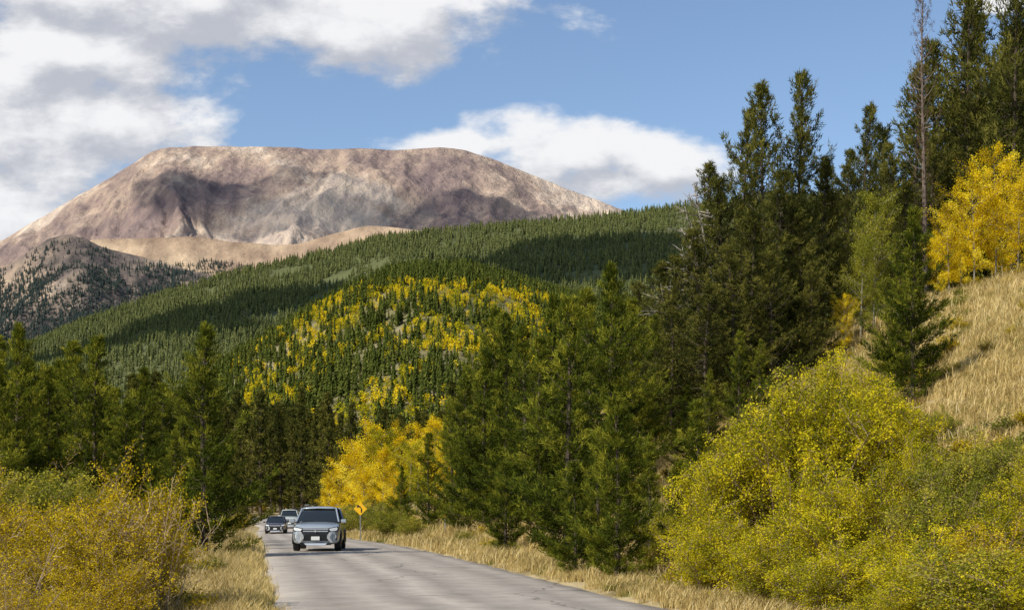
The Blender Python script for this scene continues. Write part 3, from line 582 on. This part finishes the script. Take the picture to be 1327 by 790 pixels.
    for y in(0.88,3.55):
        for sx in(-1,1):
            prof=[(0.0,0.12),(0.20,0.11),(0.24,0.125),(0.33,0.125),(0.35,0.09),(0.35,-0.09),(0.33,-0.12),(0.0,-0.12)]
            th=np.linspace(0,2*math.pi,25)[:-1];V=[];T=[];Mi=[]
            for r,w in prof:
                V+=[(w*sx+sx*0.78,y+r*math.cos(a),0.35+r*math.sin(a)) for a in th]
            for i in range(len(prof)-1):
                for j in range(24):
                    T.append((i*24+j,i*24+(j+1)%24,(i+1)*24+(j+1)%24,(i+1)*24+j));Mi.append(1 if i==0 else 0)
            me=mk_mesh('wheel',V,T,[M_tire,M_chrome],Mi,None,True);add('wheel',me,parent=e)
            arc=[( y+0.41*math.cos(a),0.36+0.41*math.sin(a)) for a in np.linspace(-0.2,math.pi+0.2,14)]
            me=MB();me.tube([(sx*0.892,p,q) for p,q in arc],[0.035]*14,5,0);add('wheel_arch',me.mesh('wheel_arch',[M_black]),parent=e)
            vs=[(sx*0.903,p,q) for p,q in arc];part('arch_lining',vs,[tuple(range(14))],M_black,e,smooth=False)
    box('tail_lamp',(0.80,4.56,0.98),(0.10,0.16,0.24),mat_simple('tail_red',(0.35,0.01,0.01),0.2),e,0.02,True)
    return e
P_sil=mat_simple('silver_blue_paint',(0.38,0.43,0.47),0.3,0.25,1.0)
P_dk=mat_simple('dark_paint',(0.06,0.055,0.07),0.25,0.2,1.0)
P_lt=mat_simple('pale_paint',(0.50,0.56,0.53),0.3,0.1,1.0)
vehicle('suv',P_sil,(U(409)*53,53,float(rz(53))+0.03),0.06,1.0,0.99)
vehicle('car',P_dk,(U(356.5)*118,118,float(rz(118))+0.02),0.12,0.86,0.95)
vehicle('suv',P_lt,(U(375)*134,134,float(rz(134))+0.02),0.15,1.08,1.0)
# ---------------------------------------------------------------- sign & delineator
M_sy=mat_simple('sign_yellow',(0.90,0.52,0.01),0.4);M_st=mat_simple('steel_post',(0.3,0.3,0.29),0.5,0.6)
e=bpy.data.objects.new('traffic_sign',None);sc.collection.objects.link(e)
sx=U(467)*88;e.location=(sx,88,float(ground(sx,88)));e.rotation_euler=(0,0,0.1)
box('post',(0,0,1.1),(0.07,0.05,2.3),M_st,e)
box('sign_panel',(0,-0.04,1.95),(0.58,0.01,0.58),M_sy,e,0.002,rot=math.pi/4)
part('arrow',[(0.03,-0.05,1.72),(0.11,-0.05,1.72),(0.11,-0.05,1.95),(0.03,-0.05,1.99),(-0.1,-0.05,2.06),(-0.06,-0.05,2.14),(-0.21,-0.05,2.0),(-0.2,-0.05,2.18),(-0.13,-0.05,2.20),(-0.0,-0.05,2.10)],[(0,1,2,3),(3,2,9,4),(6,4,7),(4,9,8,7)],M_black,e,smooth=False)
e=bpy.data.objects.new('delineator_post',None);sc.collection.objects.link(e)
sx=U(577)*68;e.location=(sx,68,float(ground(sx,68)))
box('post',(0,0,0.6),(0.07,0.03,1.2),M_st,e);box('reflector',(0,-0.02,1.1),(0.07,0.01,0.15),M_amber,e,0.002)
# ---------------------------------------------------------------- clouds added out of frame, up-sun, to cast shadows on the hills
def mat_cloud(name,sc_,lo,hi):
    m=bpy.data.materials.new(name);t,n,l=nt(m);o=n.new('ShaderNodeOutputMaterial')
    tc=n.new('ShaderNodeTexCoord');q=n.new('ShaderNodeTexNoise');q.inputs['Scale'].default_value=sc_;q.inputs['Detail'].default_value=5;l.new(tc.outputs['Object'],q.inputs[0])
    mr=n.new('ShaderNodeMapRange');mr.inputs[1].default_value=0.35;mr.inputs[2].default_value=0.6;mr.inputs[3].default_value=lo;mr.inputs[4].default_value=hi;l.new(q.outputs[0],mr.inputs[0])
    d=n.new('ShaderNodeBsdfDiffuse');d.inputs[0].default_value=(0.85,0.85,0.86,1);tr=n.new('ShaderNodeBsdfTransparent');mx=n.new('ShaderNodeMixShader')
    l.new(mr.outputs[0],mx.inputs[0]);l.new(tr.outputs[0],mx.inputs[1]);l.new(d.outputs[0],mx.inputs[2]);l.new(mx.outputs[0],o.inputs[0]);return m
M_cloud=mat_cloud('shadow_cloud_vapour',0.008,0.75,0.97)
M_cloud2=mat_cloud('high_shadow_cloud_vapour',0.0018,0.05,0.5)
def shadow_cloud(T,dist,r,seed,offs,mat):
    bm=bmesh.new()
    r_=np.random.default_rng(seed)
    for ox,oy,s in offs:
        m=Matrix.Translation((ox*r[0],oy*r[1],r_.uniform(-0.2,0.2)*r[2]))@Matrix.Diagonal((r[0]*s,r[1]*s,r[2]*s,1))
        bmesh.ops.create_icosphere(bm,subdivisions=5,radius=1,matrix=m)
    co=np.array([v.co[:] for v in bm.verts]);q=min(r[0],r[1])*0.5
    dv=(fbm(co[:,0]/q+co[:,2]/q,co[:,1]/q,5,seed)-0.5)*1.1
    for v,k_ in zip(bm.verts,dv): v.co=Vector((v.co.x*(1+k_),v.co.y*(1+k_),v.co.z*(1+k_)))
    me=bpy.data.meshes.new('shadow_cloud');bm.to_mesh(me);bm.free();me.materials.append(mat)
    for p in me.polygons:p.use_smooth=True
    c=np.array(T)+SUN*dist;add('shadow_cloud',me,tuple(c))
def onhill(h,px,py):
    dd=np.linspace(h['d0'],h['d1'],400);z=hz(h,np.full(400,px),dd);p=655-(z-1.7)*F/dd
    i=int(np.argmin(np.abs(p-py)));return (U(px)*dd[i],dd[i],z[i])
T1=onhill(h2,215,432);T2=onhill(h2,745,335);T3=onhill(h4,390,262)
shadow_cloud(T1,2200,(200,230,50),1,((0,0,1),(1.0,0.5,0.75),(-0.9,-0.3,0.8)),M_cloud)
shadow_cloud(T2,2200,(140,250,40),2,((0,0,1),(0.8,0.2,0.7)),M_cloud)
shadow_cloud(T3,5500,(500,560,120),3,((0,0,1),(0.9,-0.2,0.6),(-0.8,0.2,0.6),(1.6,0.1,0.4)),M_cloud2)
# ---------------------------------------------------------------- world
w=bpy.data.worlds.new('World');sc.world=w;w.use_nodes=True;t=w.node_tree;n=t.nodes;l=t.links;n.clear()
el=math.asin(SUN[2]);az=math.atan2(SUN[0],SUN[1])
sky=n.new('ShaderNodeTexSky');sky.sky_type='NISHITA';sky.sun_disc=False;sky.sun_elevation=el;sky.sun_rotation=az;sky.altitude=600;sky.air_density=1.0;sky.dust_density=0.8;sky.ozone_density=2.0
bg1=n.new('ShaderNodeBackground');bg1.inputs[1].default_value=0.15;l.new(sky.outputs[0],bg1.inputs[0])
g=bpy.data.node_groups.new('cloud_density','ShaderNodeTree')
g.interface.new_socket('V',in_out='INPUT',socket_type='NodeSocketVector');g.interface.new_socket('D',in_out='OUTPUT',socket_type='NodeSocketFloat')
N=g.nodes;L=g.links;gi=N.new('NodeGroupInput');go=N.new('NodeGroupOutput')
def M(op,a,b=None,c=None,clamp=False,N=N,L=L):
    q=N.new('ShaderNodeMath');q.operation=op;q.use_clamp=clamp
    for i,v in enumerate((a,b,c)):
        if v is None: continue
        if isinstance(v,(int,float)): q.inputs[i].default_value=v
        else: L.new(v,q.inputs[i])
    return q.outputs[0]
mp=N.new('ShaderNodeMapping');mp.inputs['Scale'].default_value=(1,1.7,1);L.new(gi.outputs[0],mp.inputs[0])
nz=N.new('ShaderNodeTexNoise');nz.inputs['Scale'].default_value=10;nz.inputs['Detail'].default_value=6;nz.inputs['Roughness'].default_value=0.58;L.new(mp.outputs[0],nz.inputs[0])
acc=None
for cx,cy,rx,ry in [(200,-5,400,112),(520,25,185,76),(60,60,260,95),(0,185,200,130),(130,165,180,76),(0,280,110,80),(730,195,150,52),(850,218,95,46),(600,188,130,24),(790,238,120,34),(1300,5,45,18)]:
    s_=N.new('ShaderNodeVectorMath');s_.operation='SUBTRACT';s_.inputs[1].default_value=(U(cx),(655-cy)/F,0);L.new(gi.outputs[0],s_.inputs[0])
    m_=N.new('ShaderNodeVectorMath');m_.operation='MULTIPLY';m_.inputs[1].default_value=(F/rx,F/ry,0);L.new(s_.outputs[0],m_.inputs[0])
    ln=N.new('ShaderNodeVectorMath');ln.operation='LENGTH';L.new(m_.outputs[0],ln.inputs[0])
    v=M('SUBTRACT',1.0,ln.outputs['Value'])
    acc=v if acc is None else M('SMOOTH_MAX',acc,v,0.15)
acc=M('MAXIMUM',acc,-0.6)
dn=M('MULTIPLY_ADD',M('SUBTRACT',nz.outputs[0],0.5),2.8,acc)
L.new(dn,go.inputs[0])
tc=n.new('ShaderNodeTexCoord');sp=n.new('ShaderNodeSeparateXYZ');l.new(tc.outputs['Generated'],sp.inputs[0])
def MM(*a,**k): return M(*a,**k,N=n,L=l)
ay=MM('MAXIMUM',MM('ABSOLUTE',sp.outputs[1]),0.05)
cb=n.new('ShaderNodeCombineXYZ');l.new(MM('DIVIDE',sp.outputs[0],ay),cb.inputs[0]);l.new(MM('DIVIDE',sp.outputs[2],ay),cb.inputs[1])
def grp(off):
    a=n.new('ShaderNodeVectorMath');a.operation='ADD';a.inputs[1].default_value=off;l.new(cb.outputs[0],a.inputs[0])
    q=n.new('ShaderNodeGroup');q.node_tree=g;l.new(a.outputs[0],q.inputs[0]);return q.outputs[0]
d0=grp((0,0,0));d1=grp((-0.010,0.020,0))
al=n.new('ShaderNodeMapRange');al.interpolation_type='SMOOTHSTEP';al.inputs[1].default_value=-0.14;al.inputs[2].default_value=0.42;l.new(d0,al.inputs[0])
sh=n.new('ShaderNodeMapRange');sh.interpolation_type='SMOOTHSTEP';sh.inputs[1].default_value=-0.40;sh.inputs[2].default_value=0.50;l.new(MM('SUBTRACT',d1,d0),sh.inputs[0])
cr=n.new('ShaderNodeValToRGB');cr.color_ramp.elements[0].color=(0.93,0.93,0.94,1);cr.color_ramp.elements[1].color=(0.52,0.54,0.60,1);l.new(sh.outputs[0],cr.inputs[0])  # sunlit white and shaded grey of the clouds, painted into the sky colour
bg2=n.new('ShaderNodeBackground');bg2.inputs[1].default_value=1.0;l.new(cr.outputs[0],bg2.inputs[0])
mx=n.new('ShaderNodeMixShader');l.new(MM('MULTIPLY',al.outputs[0],0.97),mx.inputs[0]);l.new(bg1.outputs[0],mx.inputs[1]);l.new(bg2.outputs[0],mx.inputs[2])
wo=n.new('ShaderNodeOutputWorld');l.new(mx.outputs[0],wo.inputs[0])
try: w.cycles.sampling_method='NONE'
except Exception as ex: print('wsm',ex)
sd=bpy.data.lights.new('sun','SUN');sd.energy=5.0;sd.angle=math.radians(0.5);sd.color=(1.0,0.93,0.80)
so=bpy.data.objects.new('sun',sd);sc.collection.objects.link(so);so.rotation_euler=Vector(SUN).to_track_quat('Z','Y').to_euler()
cd=bpy.data.cameras.new('camera');cd.lens=50;cd.sensor_width=36;cd.sensor_fit='HORIZONTAL';cd.clip_end=40000;cd.shift_y=260/1327
co=bpy.data.objects.new('camera',cd);sc.collection.objects.link(co);co.location=(0,0,1.7);co.rotation_euler=(math.pi/2,0,0);sc.camera=co
sc.view_settings.view_transform='Standard';sc.view_settings.look='None';sc.view_settings.exposure=0
